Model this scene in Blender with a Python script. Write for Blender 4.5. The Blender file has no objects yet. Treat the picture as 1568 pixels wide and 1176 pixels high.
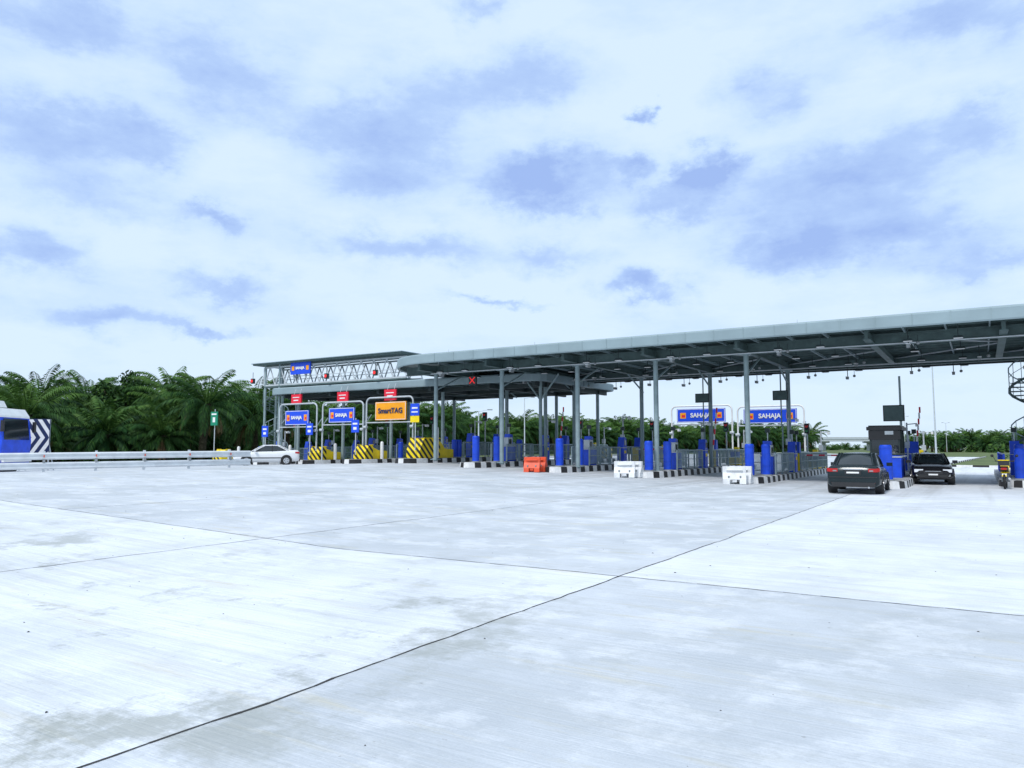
import bpy, math, random
from mathutils import Vector, Matrix, noise
R=math.radians
random.seed(7)
scene=bpy.context.scene
scene.view_settings.view_transform='Standard'
scene.view_settings.look='None'
scene.view_settings.exposure=0
ANG=-R(32)
CA,SA=math.cos(R(32)),math.sin(R(32))
def P(s,t): return (s*SA+t*CA, s*CA-t*SA)
def g(t):
    if t>=-9: return 0.0
    if t>=-30: return .032*(-9-t)
    if t>=-55: return .672-.0205*(-30-t)
    return .16
def gxy(x,y): return g(x*CA-y*SA)

# ---------------- materials
MC={}
def mat(name,col,rough=.5,metal=0.,var=.12,scale=3.,bump=0.,emit=None,spec=None):
    if name in MC: return MC[name]
    m=bpy.data.materials.new(name); m.use_nodes=True
    nt=m.node_tree; b=nt.nodes['Principled BSDF']
    b.inputs['Roughness'].default_value=rough; b.inputs['Metallic'].default_value=metal
    if spec is not None: b.inputs['Specular IOR Level'].default_value=spec
    tc=nt.nodes.new('ShaderNodeTexCoord'); n=nt.nodes.new('ShaderNodeTexNoise')
    n.inputs['Scale'].default_value=scale; n.inputs['Detail'].default_value=4
    nt.links.new(tc.outputs['Object'],n.inputs['Vector'])
    r=nt.nodes.new('ShaderNodeValToRGB')
    r.color_ramp.elements[0].position=.3; r.color_ramp.elements[1].position=.7
    r.color_ramp.elements[0].color=[max(0,c*(1-var)) for c in col]+[1]
    r.color_ramp.elements[1].color=[min(1,c*(1+var)) for c in col]+[1]
    nt.links.new(n.outputs['Fac'],r.inputs['Fac']); nt.links.new(r.outputs['Color'],b.inputs['Base Color'])
    if bump:
        bp=nt.nodes.new('ShaderNodeBump'); bp.inputs['Strength'].default_value=bump
        nt.links.new(n.outputs['Fac'],bp.inputs['Height']); nt.links.new(bp.outputs['Normal'],b.inputs['Normal'])
    if emit:
        b.inputs['Emission Color'].default_value=list(emit[:3])+[1]; b.inputs['Emission Strength'].default_value=emit[3]
    MC[name]=m; return m
M_steel=mat('galvanised_grey',(.26,.34,.36),.5,.1,.15)
M_green=mat('grey_green_paint',(.075,.12,.12),.6,.0,.2)
M_dark=mat('dark_steel',(.025,.04,.042),.6,.1,.2)
M_fascia=mat('fascia_panel',(.25,.33,.36),.6,.0,.10,.8)
M_white=mat('white_paint',(.80,.80,.80),.45,0,.07)
M_black=mat('black_paint',(.02,.02,.022),.5,0,.2)
M_blue=mat('blue_paint',(.006,.065,.62),.45,0,.2)
M_sblue=mat('sign_blue',(.006,.07,.70),.45,0,.08)
M_red=mat('red_sign',(.75,.012,.04),.4,0,.1)
M_orange=mat('orange_sign',(.92,.36,.002),.45,0,.06)
M_ored=mat('orange_plastic',(.75,.09,.03),.5,0,.15)
M_yel=mat('yellow_paint',(.85,.63,.003),.5,0,.12)
M_conc=mat('island_concrete',(.36,.37,.36),.85,0,.2)
M_kw=mat('kerb_white',(.72,.72,.72),.7,0,.15,5)
M_kb=mat('kerb_black',(.02,.02,.022),.7,0,.3,5)
M_glass=mat('dark_glass',(.012,.018,.022),.06,0,.1,spec=.8)
M_rubber=mat('tyre_rubber',(.018,.018,.018),.8,0,.2)
M_chrome=mat('alloy',(.55,.55,.57),.25,.9,.05)
M_green2=mat('green_sign',(.0,.22,.12),.4,0,.08)
M_plast=mat('white_plastic',(.74,.75,.76),.5,0,.14)
M_tail=mat('tail_lamp',(.45,.01,.01),.2,0,.1)
M_head=mat('head_lamp',(.8,.82,.85),.1,.1,.05)
M_grey=mat('mid_grey',(.25,.27,.28),.6,0,.15)
M_navy=mat('navy_paint',(.012,.025,.09),.5,0,.15)
M_lg=mat('light_grey',(.50,.54,.57),.5,.1,.1)

def hazard(name):
    m=bpy.data.materials.new(name); m.use_nodes=True; nt=m.node_tree; b=nt.nodes['Principled BSDF']
    tc=nt.nodes.new('ShaderNodeTexCoord'); sp=nt.nodes.new('ShaderNodeSeparateXYZ'); nt.links.new(tc.outputs['Object'],sp.inputs[0])
    def M(op,a,bb):
        n=nt.nodes.new('ShaderNodeMath'); n.operation=op
        for i,v in enumerate((a,bb)):
            if v is None: continue
            if isinstance(v,(int,float)): n.inputs[i].default_value=v
            else: nt.links.new(v,n.inputs[i])
        return n.outputs[0]
    a=M('ADD',sp.outputs[0],sp.outputs[1]); a=M('ADD',a,sp.outputs[2]); a=M('MULTIPLY',a,2.1); a=M('FRACT',a,None); a=M('GREATER_THAN',a,.5)
    mx=nt.nodes.new('ShaderNodeMix'); mx.data_type='RGBA'; nt.links.new(a,mx.inputs[0])
    mx.inputs[6].default_value=(.85,.63,.003,1); mx.inputs[7].default_value=(.015,.015,.015,1)
    nt.links.new(mx.outputs[2],b.inputs['Base Color']); b.inputs['Roughness'].default_value=.5
    return m
M_haz=hazard('hazard_stripes')

# ---------------- mesh builder
class MB:
    def __init__(s): s.v=[];s.f=[];s.mi=[];s.ms=[];s.sm=[]
    def m(s,mt):
        if mt not in s.ms: s.ms.append(mt)
        return s.ms.index(mt)
    def add(s,vs,fs,mt,smooth=False):
        o=len(s.v); s.v+= [tuple(v) for v in vs]; k=s.m(mt)
        for f in fs: s.f.append([o+i for i in f]); s.mi.append(k); s.sm.append(smooth)
    def box(s,c,d,mt,rz=0.,taper=1.):
        x,y,z=[q/2 for q in d]; vs=[]
        for zz,k in((-z,1.),(z,taper)):
            for a,b in((-x,-y),(x,-y),(x,y),(-x,y)):
                a*=k;b*=k
                vs.append((c[0]+a*math.cos(rz)-b*math.sin(rz),c[1]+a*math.sin(rz)+b*math.cos(rz),c[2]+zz))
        s.add(vs,[(0,3,2,1),(4,5,6,7),(0,1,5,4),(1,2,6,5),(2,3,7,6),(3,0,4,7)],mt)
    def tube(s,a,b,r,mt,n=8,r2=None,cap=True):
        a=Vector(a);b=Vector(b); d=b-a
        if d.length<1e-6: return
        q=d.to_track_quat('Z','Y'); r2=r if r2 is None else r2; vs=[]
        for p,rr in((a,r),(b,r2)):
            for i in range(n):
                w=2*math.pi*i/n; vs.append(p+q@Vector((rr*math.cos(w),rr*math.sin(w),0)))
        s.add(vs,[(i,(i+1)%n,n+(i+1)%n,n+i) for i in range(n)],mt,n>6)
        if cap: s.add(vs,[tuple(range(n-1,-1,-1)),tuple(range(n,2*n))],mt)
    def path(s,pts,r,mt,n=8):
        for i in range(len(pts)-1): s.tube(pts[i],pts[i+1],r,mt,n)
    def ball(s,c,r,mt,n=8,sz=1.):
        vs=[];fs=[];k=n//2
        for i in range(k+1):
            for j in range(n):
                th=math.pi*i/k;ph=2*math.pi*j/n
                vs.append((c[0]+r*math.sin(th)*math.cos(ph),c[1]+r*math.sin(th)*math.sin(ph),c[2]+r*sz*math.cos(th)))
        for i in range(k):
            for j in range(n): fs.append((i*n+j,(i+1)*n+j,(i+1)*n+(j+1)%n,i*n+(j+1)%n))
        s.add(vs,fs,mt,True)
    def prism(s,prof,axis,a,b,mt,smooth=False):
        n=len(prof); vs=[]
        for q in(a,b):
            for p in prof: vs.append((q,p[0],p[1]) if axis=='x' else (p[0],q,p[1]))
        s.add(vs,[(i,(i+1)%n,n+(i+1)%n,n+i) for i in range(n)],mt,smooth)
        s.add(vs,[tuple(range(n-1,-1,-1)),tuple(range(n,2*n))],mt)
    def obj(s,name,loc=(0,0,0),rz=0.,parent=None,bevel=0,fix=True):
        me=bpy.data.meshes.new(name); me.from_pydata(s.v,[],s.f)
        for m_ in s.ms: me.materials.append(m_)
        me.polygons.foreach_set('material_index',s.mi); me.polygons.foreach_set('use_smooth',s.sm)
        me.update()
        if fix:
            import bmesh
            bm=bmesh.new(); bm.from_mesh(me); bmesh.ops.remove_doubles(bm,verts=bm.verts,dist=1e-5) if bevel else None
            bmesh.ops.recalc_face_normals(bm,faces=bm.faces); bm.to_mesh(me); bm.free()
        o=bpy.data.objects.new(name,me); scene.collection.objects.link(o)
        o.location=loc; o.rotation_euler=(0,0,rz)
        if parent: o.parent=parent
        if bevel:
            b=o.modifiers.new('bevel','BEVEL'); b.width=bevel; b.segments=2; b.limit_method='ANGLE'
        return o
def plz(mb,name,s,t,z=None,**k):
    x,y=P(s,t); return mb.obj(name,(x,y,g(t) if z is None else z),ANG,**k)
def text(body,parent,loc,size,mt,rx=90,name='lettering'):
    c=bpy.data.curves.new(name,'FONT'); c.body=body; c.size=size; c.align_x='CENTER'; c.align_y='CENTER'; c.extrude=.008; c.offset=.014
    o=bpy.data.objects.new(name,c); scene.collection.objects.link(o); o.parent=parent
    o.location=loc; o.rotation_euler=(R(rx),0,0); c.materials.append(mt)
    return o

# ---------------- ground
def nodes(m): return m.node_tree,m.node_tree.nodes['Principled BSDF']
def N(nt,typ,**k):
    n=nt.nodes.new(typ)
    for a,b in k.items(): setattr(n,a,b)
    return n
def MM(nt,op,a,b=None,c=None,clamp=False):
    n=nt.nodes.new('ShaderNodeMath'); n.operation=op; n.use_clamp=clamp
    for i,v in enumerate((a,b,c)):
        if v is None: continue
        if isinstance(v,(int,float)): n.inputs[i].default_value=v
        else: nt.links.new(v,n.inputs[i])
    return n.outputs[0]
def mixc(nt,f,a,b,bt='MIX'):
    n=nt.nodes.new('ShaderNodeMix'); n.data_type='RGBA'; n.blend_type=bt
    for i,v in((0,f),(6,a),(7,b)):
        if isinstance(v,(int,float)): n.inputs[i].default_value=v
        elif isinstance(v,tuple): n.inputs[i].default_value=list(v)+[1]
        else: nt.links.new(v,n.inputs[i])
    return n.outputs[2]
def nz(nt,vec,sc,det=5,ro=.55,scale3=None,lo=None,hi=None,off=(0,0,0)):
    if scale3 or any(off):
        mp=nt.nodes.new('ShaderNodeMapping'); nt.links.new(vec,mp.inputs[0]); mp.inputs['Scale'].default_value=scale3 or (1,1,1); mp.inputs['Location'].default_value=off; vec=mp.outputs[0]
    n=nt.nodes.new('ShaderNodeTexNoise'); n.inputs['Scale'].default_value=sc; n.inputs['Detail'].default_value=det; n.inputs['Roughness'].default_value=ro
    nt.links.new(vec,n.inputs['Vector']); o=n.outputs['Fac']
    if lo is not None:
        r=nt.nodes.new('ShaderNodeMapRange'); r.inputs[1].default_value=lo; r.inputs[2].default_value=hi; nt.links.new(o,r.inputs[0]); o=r.outputs[0]
    return o
gm=bpy.data.materials.new('concrete_pavement'); gm.use_nodes=True; nt,b=nodes(gm)
tc=N(nt,'ShaderNodeTexCoord'); V=tc.outputs['Object']; sp=N(nt,'ShaderNodeSeparateXYZ'); nt.links.new(V,sp.inputs[0])
T_,S_=sp.outputs[0],sp.outputs[1]
p1=MM(nt,'GREATER_THAN',T_,-4.0); p2=MM(nt,'GREATER_THAN',S_,9.0)
par=MM(nt,'SUBTRACT',1.0,MM(nt,'ABSOLUTE',MM(nt,'SUBTRACT',p1,p2)))
big=nz(nt,V,.35,5,.62,lo=.40,hi=.60)
fac=MM(nt,'ADD',MM(nt,'MULTIPLY',big,.42),MM(nt,'MULTIPLY',par,.58),clamp=True)
col=mixc(nt,fac,(.50,.535,.575),(.80,.83,.885))
st=nz(nt,V,.75,8,.72,scale3=(1,1.6,1),lo=.54,hi=.70)
col=mixc(nt,MM(nt,'MULTIPLY',st,.50),col,(.42,.435,.40))
st2=nz(nt,V,.9,6,.7,scale3=(.35,2.8,1),lo=.56,hi=.72,off=(9,4,0))
col=mixc(nt,MM(nt,'MULTIPLY',st2,.60),col,(.60,.54,.36))
patch=nz(nt,V,1.0,9,.70,lo=.50,hi=.60,off=(3,7,0))
col=mixc(nt,MM(nt,'MULTIPLY',patch,.42),col,(.86,.88,.93))
damp=nz(nt,V,.55,9,.74,lo=.54,hi=.63,off=(-11.3,5.1,0))
near=nt.nodes.new('ShaderNodeMapRange'); near.inputs[1].default_value=11; near.inputs[2].default_value=5; nt.links.new(S_,near.inputs[0])
nearT=nt.nodes.new('ShaderNodeMapRange'); nearT.inputs[1].default_value=-2; nearT.inputs[2].default_value=-5; nearT.inputs[3].default_value=.35; nt.links.new(T_,nearT.inputs[0])
col=mixc(nt,MM(nt,'MULTIPLY',MM(nt,'MULTIPLY',MM(nt,'MULTIPLY',damp,near.outputs[0]),nearT.outputs[0]),.85),col,(.31,.325,.28))
br=nz(nt,V,1.,5,.7,scale3=(.5,22,1),lo=.35,hi=.7)
col=mixc(nt,MM(nt,'MULTIPLY',br,.26),col,(.38,.41,.43))
br2=nz(nt,V,1.,5,.65,scale3=(.22,5,1),lo=.5,hi=.72)
col=mixc(nt,MM(nt,'MULTIPLY',br2,.42),col,(.46,.475,.46))
tw=nz(nt,V,1.,3,.6,scale3=(1.3,.05,1),lo=.5,hi=.72)
far=nt.nodes.new('ShaderNodeMapRange'); far.inputs[1].default_value=12; far.inputs[2].default_value=34; nt.links.new(S_,far.inputs[0])
col=mixc(nt,MM(nt,'MULTIPLY',MM(nt,'MULTIPLY',tw,far.outputs[0]),.45),col,(.31,.31,.30))
gr=nz(nt,V,55,2,.6,lo=.3,hi=.7); col=mixc(nt,MM(nt,'MULTIPLY',gr,.13),col,(.2,.2,.2))
sk=nz(nt,V,9,3,.6,lo=.70,hi=.76)
col=mixc(nt,MM(nt,'MULTIPLY',sk,.5),col,(.17,.16,.14))
nt.links.new(col,b.inputs['Base Color'])
rr_=N(nt,'ShaderNodeMapRange'); rr_.inputs[3].default_value=.85; rr_.inputs[4].default_value=.55; nt.links.new(damp,rr_.inputs[0]); nt.links.new(rr_.outputs[0],b.inputs['Roughness'])
bp=N(nt,'ShaderNodeBump'); bp.inputs['Strength'].default_value=.35; bp.inputs['Distance'].default_value=.02
nt.links.new(MM(nt,'ADD',br,nz(nt,V,14,5,.7)),bp.inputs['Height']); nt.links.new(bp.outputs['Normal'],b.inputs['Normal'])
ts=[-64,-55,-50,-42,-36,-30,-24,-19,-14,-9,-4,2,10,20,34]; ss=[-40,-20,-5,5,15,25,40,60,90,150]
mb=MB(); vs=[(t,s,g(t)) for s in ss for t in ts]; n=len(ts)
mb.add(vs,[(j*n+i,j*n+i+1,(j+1)*n+i+1,(j+1)*n+i) for j in range(len(ss)-1) for i in range(n-1)],gm)
mb.obj('concrete_pavement',(0,0,0),ANG)
M_joint=mat('joint_sealant',(.035,.032,.03),.9,0,.4,8)
mb=MB()
def strip(pts,w):
    for i in range(len(pts)-1):
        (t0,s0),(t1,s1)=pts[i],pts[i+1]; d=Vector((t1-t0,s1-s0)).normalized(); nx,ny=-d.y,d.x
        w0=w*(.4+1.1*random.random())
        mb.add([(t0-nx*w,s0-ny*w,g(t0)+.004),(t0+nx*w,s0+ny*w,g(t0)+.004),(t1+nx*w0,s1+ny*w0,g(t1)+.004),(t1-nx*w0,s1-ny*w0,g(t1)+.004)],[(0,1,2,3)],M_joint)
def wob(a,b,along,c,w,step=.2):
    pts=[];k=a
    while k<b:
        o=c+.035*noise.noise(Vector((k*.7,c,0)))+.012*random.uniform(-1,1)
        pts.append((o,k) if along=='s' else (k,o)); k+=step
    strip(pts,w)
wob(-10,60,'s',-4.0,.009)
wob(-10,60,'s',-10.7,.008); wob(-6,60,'s',-17.4,.008); wob(0,60,'s',-24.2,.007)
wob(-40,20,'t',9.0,.008); wob(-45,20,'t',23.5,.009)
wob(-20,20,'t',-6,.008)
mb.obj('pavement_joint_lines',(0,0,0),ANG)
grm=bpy.data.materials.new('grass_ground'); grm.use_nodes=True; nt,b=nodes(grm); tc=N(nt,'ShaderNodeTexCoord'); V=tc.outputs['Object']
c1=mixc(nt,nz(nt,V,.08,6,.7,lo=.35,hi=.65),(.05,.085,.02),(.11,.15,.04)); c1=mixc(nt,nz(nt,V,1.3,5,.7,lo=.5,hi=.7),c1,(.16,.18,.06))
nt.links.new(c1,b.inputs['Base Color']); b.inputs['Roughness'].default_value=.95
mb=MB(); mb.add([(-3000,-400,-.06),(3000,-400,-.06),(3000,5000,-.06),(-3000,5000,-.06)],[(0,1,2,3)],grm); mb.obj('grass_ground')
mb=MB()
mb.add([(t,s,.03) for t,s in((-3,74),(40,66),(40,149),(0.5,149))],[(0,1,2,3)],grm)
def kerb(mb,pts,w,h,z,step=.6,m1=M_kw,m2=M_kb):
    for i in range(len(pts)-1):
        a=Vector(pts[i]);bb=Vector(pts[i+1]);L=(bb-a).length;k=int(L/step)+1
        for j in range(k):
            p=a.lerp(bb,(j+.5)/k); dd=(bb-a).normalized()
            mb.box((p.x,p.y,z+h/2),(L/k,w,h),m1 if j%2 else m2,math.atan2(dd.y,dd.x))
kerb(mb,[(-3.1,74),(40,65.9)],.25,.16,0,1.2,M_kw,M_kb); kerb(mb,[(-3.15,74),(.35,149)],.25,.16,0,1.5,M_kw,M_kb)
mb.obj('grass_verge',(0,0,0),ANG)
mb=MB()
for i in range(420):
    s=random.uniform(2,26); t=random.uniform(-24,6); r=random.choice([.004,.006,.009,.013])*random.uniform(.7,1.2)
    a=random.random()*6; vs=[(t+r*math.cos(a+k*2.1)*random.uniform(.7,1.9),s+r*math.sin(a+k*2.1),g(t)+.002) for k in range(3)]+[(t,s,g(t)+r*.8)]
    mb.add(vs,[(0,1,3),(1,2,3),(2,0,3)],M_joint)
mb.obj('gravel_debris',(0,0,0),ANG)

# ---------------- canopies
def rounded(t0,t1,s0,s1,r,corners=(1,1,1,1),n=8):
    pts=[]
    C=[((t0,s0),(1,1),180,corners[0]),((t1,s0),(-1,1),270,corners[1]),((t1,s1),(-1,-1),0,corners[2]),((t0,s1),(1,-1),90,corners[3])]
    for (x,y),(dx,dy),a0,c in C:
        rr=r*c
        if rr<.01: pts.append((x,y)); continue
        cx,cy=x+dx*rr,y+dy*rr
        for i in range(n+1):
            a=R(a0+90*i/n); pts.append((cx+rr*math.cos(a),cy+rr*math.sin(a)))
    return pts
def inset(pts,d,c):
    out=[];n=len(pts)
    for i in range(n):
        a=Vector(pts[i-1]);b=Vector(pts[i]);e=Vector(pts[(i+1)%n])
        d1=(b-a).normalized() if (b-a).length>1e-6 else (e-b).normalized(); d2=(e-b).normalized() if (e-b).length>1e-6 else d1
        n1=Vector((-d1.y,d1.x));n2=Vector((-d2.y,d2.x)); m=(n1+n2)
        if m.length<1e-6: m=n1
        m.normalize(); k=d/max(.3,m.dot(n1)); out.append((b.x+m.x*k,b.y+m.y*k))
    return out
def deck(mb,outl,zb,zt,soff):
    prof=[(.16,zb+.03),(.03,zb),(0,zb+.06),(0,zt-.10),(.06,zt-.02),(.25,zt),(.6,zt+.02)]
    loops=[[(x,y,z) for x,y in inset(outl,d,0)] for d,z in prof]; n=len(outl)
    vs=[p for l in loops for p in l]
    mb.add(vs,[(k*n+i,k*n+(i+1)%n,(k+1)*n+(i+1)%n,(k+1)*n+i) for k in range(len(loops)-1) for i in range(n)],M_fascia,False)
    mb.add(loops[-1],[tuple(range(n))],M_fascia)
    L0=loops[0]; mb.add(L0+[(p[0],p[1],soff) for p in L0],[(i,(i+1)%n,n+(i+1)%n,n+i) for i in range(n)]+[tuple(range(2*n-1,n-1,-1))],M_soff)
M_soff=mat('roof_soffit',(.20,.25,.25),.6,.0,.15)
Z0=6.5
root=bpy.data.objects.new('toll_plaza_canopy',None); scene.collection.objects.link(root)
root.rotation_euler=(0,0,ANG)
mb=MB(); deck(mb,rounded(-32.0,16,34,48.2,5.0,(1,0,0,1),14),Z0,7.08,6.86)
for i in range(32): mb.box((-26.5+i*1.35,33.992,6.8),(.02,.02,.44),M_steel)
mb.obj('roof',parent=root,fix=True)
mb=MB()
cols=[-28.3,-23.5,-18.6,-14.1,-9.5,-4.0,.9,6.,11.]
for sx in(36.5,46.3):
    x0=-30.6; mb.box(((x0+16)/2,sx,6.59),(16-x0,.26,.05),M_green); mb.box(((x0+16)/2,sx,6.13),(16-x0,.26,.05),M_green); mb.box(((x0+16)/2,sx,6.36),(16-x0,.06,.41),M_green)
mb.box((-7.3,47.4,6.30),(45,.12,.40),M_dark)
for t in cols:
    mb.box((t,41.2,6.40),(.14,12.8,.34),M_green)
    mb.box((t,41.2,6.22),(.3,12.8,.03),M_green)
    for s0,s1 in((37,39.2),(45.6,43.4)):
        if t not in(-4.0,.9): mb.tube((t,s0-.3 if s0<40 else s0+.3,5.2),(t,s1,6.2),.05,M_steel)
t=-29
while t<15.5:
    mb.box((t,41.1,6.66),(.06,13.4 if t>-27 else 11,.12),M_steel); t+=1.55
s=34.9
while s<48:
    a=-30.8 if 37<s<45.5 else -28.4
    mb.box(((a+16)/2,s,6.77),(16-a,.08,.14),M_green); s+=1.05
for i,t in enumerate(cols):
    if i<len(cols)-1:
        t1=cols[i+1]; mb.tube((t,36.7,6.5),(t1,41,6.5),.035,M_lg,6); mb.tube((t,46,6.5),(t1,41.5,6.5),.035,M_lg,6)
mb.tube((-28,35.6,6.05),(15,35.6,6.05),.03,M_lg,6); mb.tube((-28,43.9,6.02),(15,43.9,6.02),.04,M_lg,6)
mb.obj('roof_framing',parent=root)
mb=MB()
for t in cols:
    if t in(-4.0,.9): continue
    for s in(36.5,45.6):
        if s==45.6 and t<-25: s=44.6
        gz=g(t); mb.tube((t,s,gz+.2),(t,s,6.15),.125,M_steel,12); mb.box((t,s,6.10),(.5,.5,.05),M_steel); mb.box((t,s,gz+.3),(.45,.45,.04),M_steel)
mb.tube((-23.5,41,g(-23.5)+.2),(-23.5,41,6.2),.11,M_steel,10); mb.tube((-23.5,41,4.6),(-22.2,41,6.2),.06,M_steel); mb.tube((-23.5,41,4.6),(-24.8,41,6.2),.06,M_steel)
mb.obj('columns',parent=root)
mb=MB()
for i in range(len(cols)-1):
    tm=(cols[i]+cols[i+1])/2
    for s in(34.9,38.8,43,47.0):
        for dt in(-.9,.9):
            mb.tube((tm+dt,s,6.6),(tm+dt,s,6.12),.018,M_dark,6)
            mb.box((tm+dt,s,6.08),(.40,.26,.09),M_dark,taper=.7)
            mb.box((tm+dt,s,6.02),(.32,.2,.02),M_white)
    for dt,s,dz in((.4,46.2,5.55),(-1.5,45.2,5.6),(1.6,40.5,5.7),(-.9,35.2,5.85)):
        mb.tube((tm+dt,s,6.3),(tm+dt,s,dz),.02,M_dark,6); mb.box((tm+dt,s-.12,dz),(.13,.34,.13),M_grey); mb.box((tm+dt,s-.12,dz+.075),(.16,.40,.015),M_white); mb.ball((tm+dt+.35,s,dz+.12),.08,M_grey); mb.tube((tm+dt+.35,s,dz+.15),(tm+dt+.35,s,6.3),.012,M_dark,5)
mb.obj('pendant_lights_and_cameras',parent=root)
mb=MB()
for t in(-27,-21,-7,2): mb.tube((t,36,7.1),(t,36,7.5),.012,M_lg,5)
mb.obj('roof_lightning_rods',parent=root)

root2=bpy.data.objects.new('rear_toll_canopy',None); scene.collection.objects.link(root2); root2.rotation_euler=(0,0,ANG)
mb=MB(); deck(mb,rounded(-48,-22.8,40,51.5,1.2,(1,1,1,1),4),5.75,6.30,6.05); mb.obj('roof',parent=root2)
mb=MB()
for t in(-46.2,-41.3,-36.5,-31.8,-27,-23.6):
    for s in(41.8,49.5): mb.tube((t,s,g(t)+.2),(t,s,5.55),.12,M_steel,10)
    mb.box((t,45.6,5.62),(.2,10.6,.3),M_dark)
for s in(41.8,45,49.5): mb.box((-35.4,s,5.62+.002),(24,.2,.26),M_dark)
t=-47
while t<-23.5: mb.box((t,45.7,5.86),(.08,10.4,.14),M_green); t+=1.2
mb.obj('framing',parent=root2)
root3=bpy.data.objects.new('service_footbridge',None); scene.collection.objects.link(root3); root3.rotation_euler=(0,0,ANG)
mb=MB(); a,bb=-49.6,-34.6; zb,zt=6.65,8.1
for s in(41.2,43.0):
    for z in(zb,zt): mb.box(((a+bb)/2,s,z),(bb-a,.12,.12),M_lg)
    k=12; L=(bb-a)/k
    for i in range(k):
        x0=a+i*L; mb.tube((x0,s,zb),(x0+L/2,s,zt),.05,M_lg,6); mb.tube((x0+L/2,s,zt),(x0+L,s,zb),.05,M_lg,6)
    mb.box((a,s,(zb+zt)/2),(.14,.14,zt-zb),M_lg)
    mb.tube((a,s,zb+.6),(bb,s,zb+.6),.025,M_lg,6)
mb.box(((a+bb)/2,42.1,zb-.12),(bb-a,2.0,.1),M_green)
mb.box(((a+bb)/2-.5,42.1,zt+.26),(bb-a+.8,2.8,.12),M_green); mb.box(((a+bb)/2-.5,42.1,zt+.345),(bb-a+1.0,3.0,.05),M_fascia)
for t in(-49.5,-47.8):
    for s in(41.2,43): mb.tube((t,s,.2),(t,s,zt+.2),.10,M_steel,10)
mb.obj('truss',parent=root3)
def spiral(name,s,t,H,r=.95):
    mb=MB(); mb.tube((0,0,0),(0,0,H+1),.1,M_steel,10)
    n=int(H/.2); prev=None
    for i in range(n):
        a=i*R(24); z=.2+i*.2
        p=[(0.1*math.cos(a),.1*math.sin(a)),(r*math.cos(a-.2),r*math.sin(a-.2)),(r*math.cos(a+.22),r*math.sin(a+.22))]
        mb.add([(q[0],q[1],z) for q in p]+[(q[0],q[1],z-.05) for q in p],[(0,1,2),(5,4,3),(0,3,4,1),(1,4,5,2),(2,5,3,0)],M_green)
        c=(r*math.cos(a),r*math.sin(a)); mb.tube((c[0],c[1],z),(c[0],c[1],z+1.0),.016,M_steel,5)
        cur=(c[0],c[1],z+1.0)
        if prev: mb.tube(prev,cur,.032,M_steel,6); mb.tube((prev[0],prev[1],prev[2]-.5),(c[0],c[1],z+.5),.016,M_steel,5); mb.tube((prev[0],prev[1],prev[2]-1.08),(c[0],c[1],z-.08),.07,M_green,5)
        prev=cur
    plz(mb,name,s,t)
spiral('spiral_staircase',43.6,-51.0,6.3,1.05); spiral('spiral_staircase',47.5,2.4,5.9,1.1)

# ---------------- islands
_cache={}
def inset_(full,i,d):
    k=id(full)
    if k not in _cache: _cache.clear(); _cache[k]=inset(full,d,0)
    return _cache[k][i]
def island(s0,s1,t,w=1.5):
    mb=MB(); h=.28; r=w/2; pts=[]
    n=8
    for i in range(n+1):
        a=math.pi+math.pi*i/n; pts.append((r*math.cos(a)*1.,r+r*math.sin(a)*1.6))
    L=s1-s0
    def seg(a,b):
        d=(Vector(b)-Vector(a)).length; k=max(1,round(d/.5)); return [tuple(Vector(a).lerp(Vector(b),j/k)) for j in range(k)]
    full=pts[:-1]+seg(pts[-1],(r,L))+seg((r,L),(-r,L))+seg((-r,L),pts[0])
    _cache.clear()
    ins=inset(full,.16,0); n=len(full); d=0
    for i in range(n):
        j=(i+1)%n; m_=M_kw if int(d/.5+.01)%2 else M_kb
        d+=(Vector(full[j])-Vector(full[i])).length
        mb.add([(*full[i],-.05),(*full[j],-.05),(*inset_(full,j,.03),h),(*inset_(full,i,.03),h)],[(0,1,2,3)],m_)
        mb.add([(*inset_(full,i,.03),h),(*inset_(full,j,.03),h),(*ins[j],h+.01),(*ins[i],h+.01)],[(0,1,2,3)],m_)
    mb.add([(*p,h+.01) for p in ins],[tuple(range(n))],M_conc)
    return plz(mb,'toll_island',s0,t)
def railing(name,s0,s1,t,z=.28,h=1.05,mt=M_steel,bar=.14):
    mb=MB(); L=s1-s0
    mb.tube((0,0,h),(0,L,h),.035,mt,6); mb.tube((0,0,h*.55),(0,L,h*.55),.02,mt,6); mb.tube((0,0,.15),(0,L,.15),.02,mt,6)
    k=max(1,round(L/1.6))
    for i in range(k+1): mb.box((0,L*i/k,h/2),(.07,.07,h),mt)
    y=bar
    while y<L: mb.box((0,y,h*.57),(.02,.02,h*.82),mt); y+=bar
    return plz(mb,name,s0,t,g(t)+z)
def bollard(s,t,h=1.35,r=.21,mt=M_blue):
    mb=MB(); mb.tube((0,0,0),(0,0,h-.06),r,mt,16,cap=False); mb.tube((0,0,h-.06),(0,0,h),r,mt,16,r2=r*.8); mb.tube((0,0,.0),(0,0,.05),r*1.25,M_grey,16)
    mb.tube((0,0,h*.90),(0,0,h*.92),r+.012,mt,16); mb.tube((0,0,h*.3),(0,0,h*.32),r+.012,mt,16)
    plz(mb,'blue_bollard',s,t,g(t)+.29)
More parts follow.
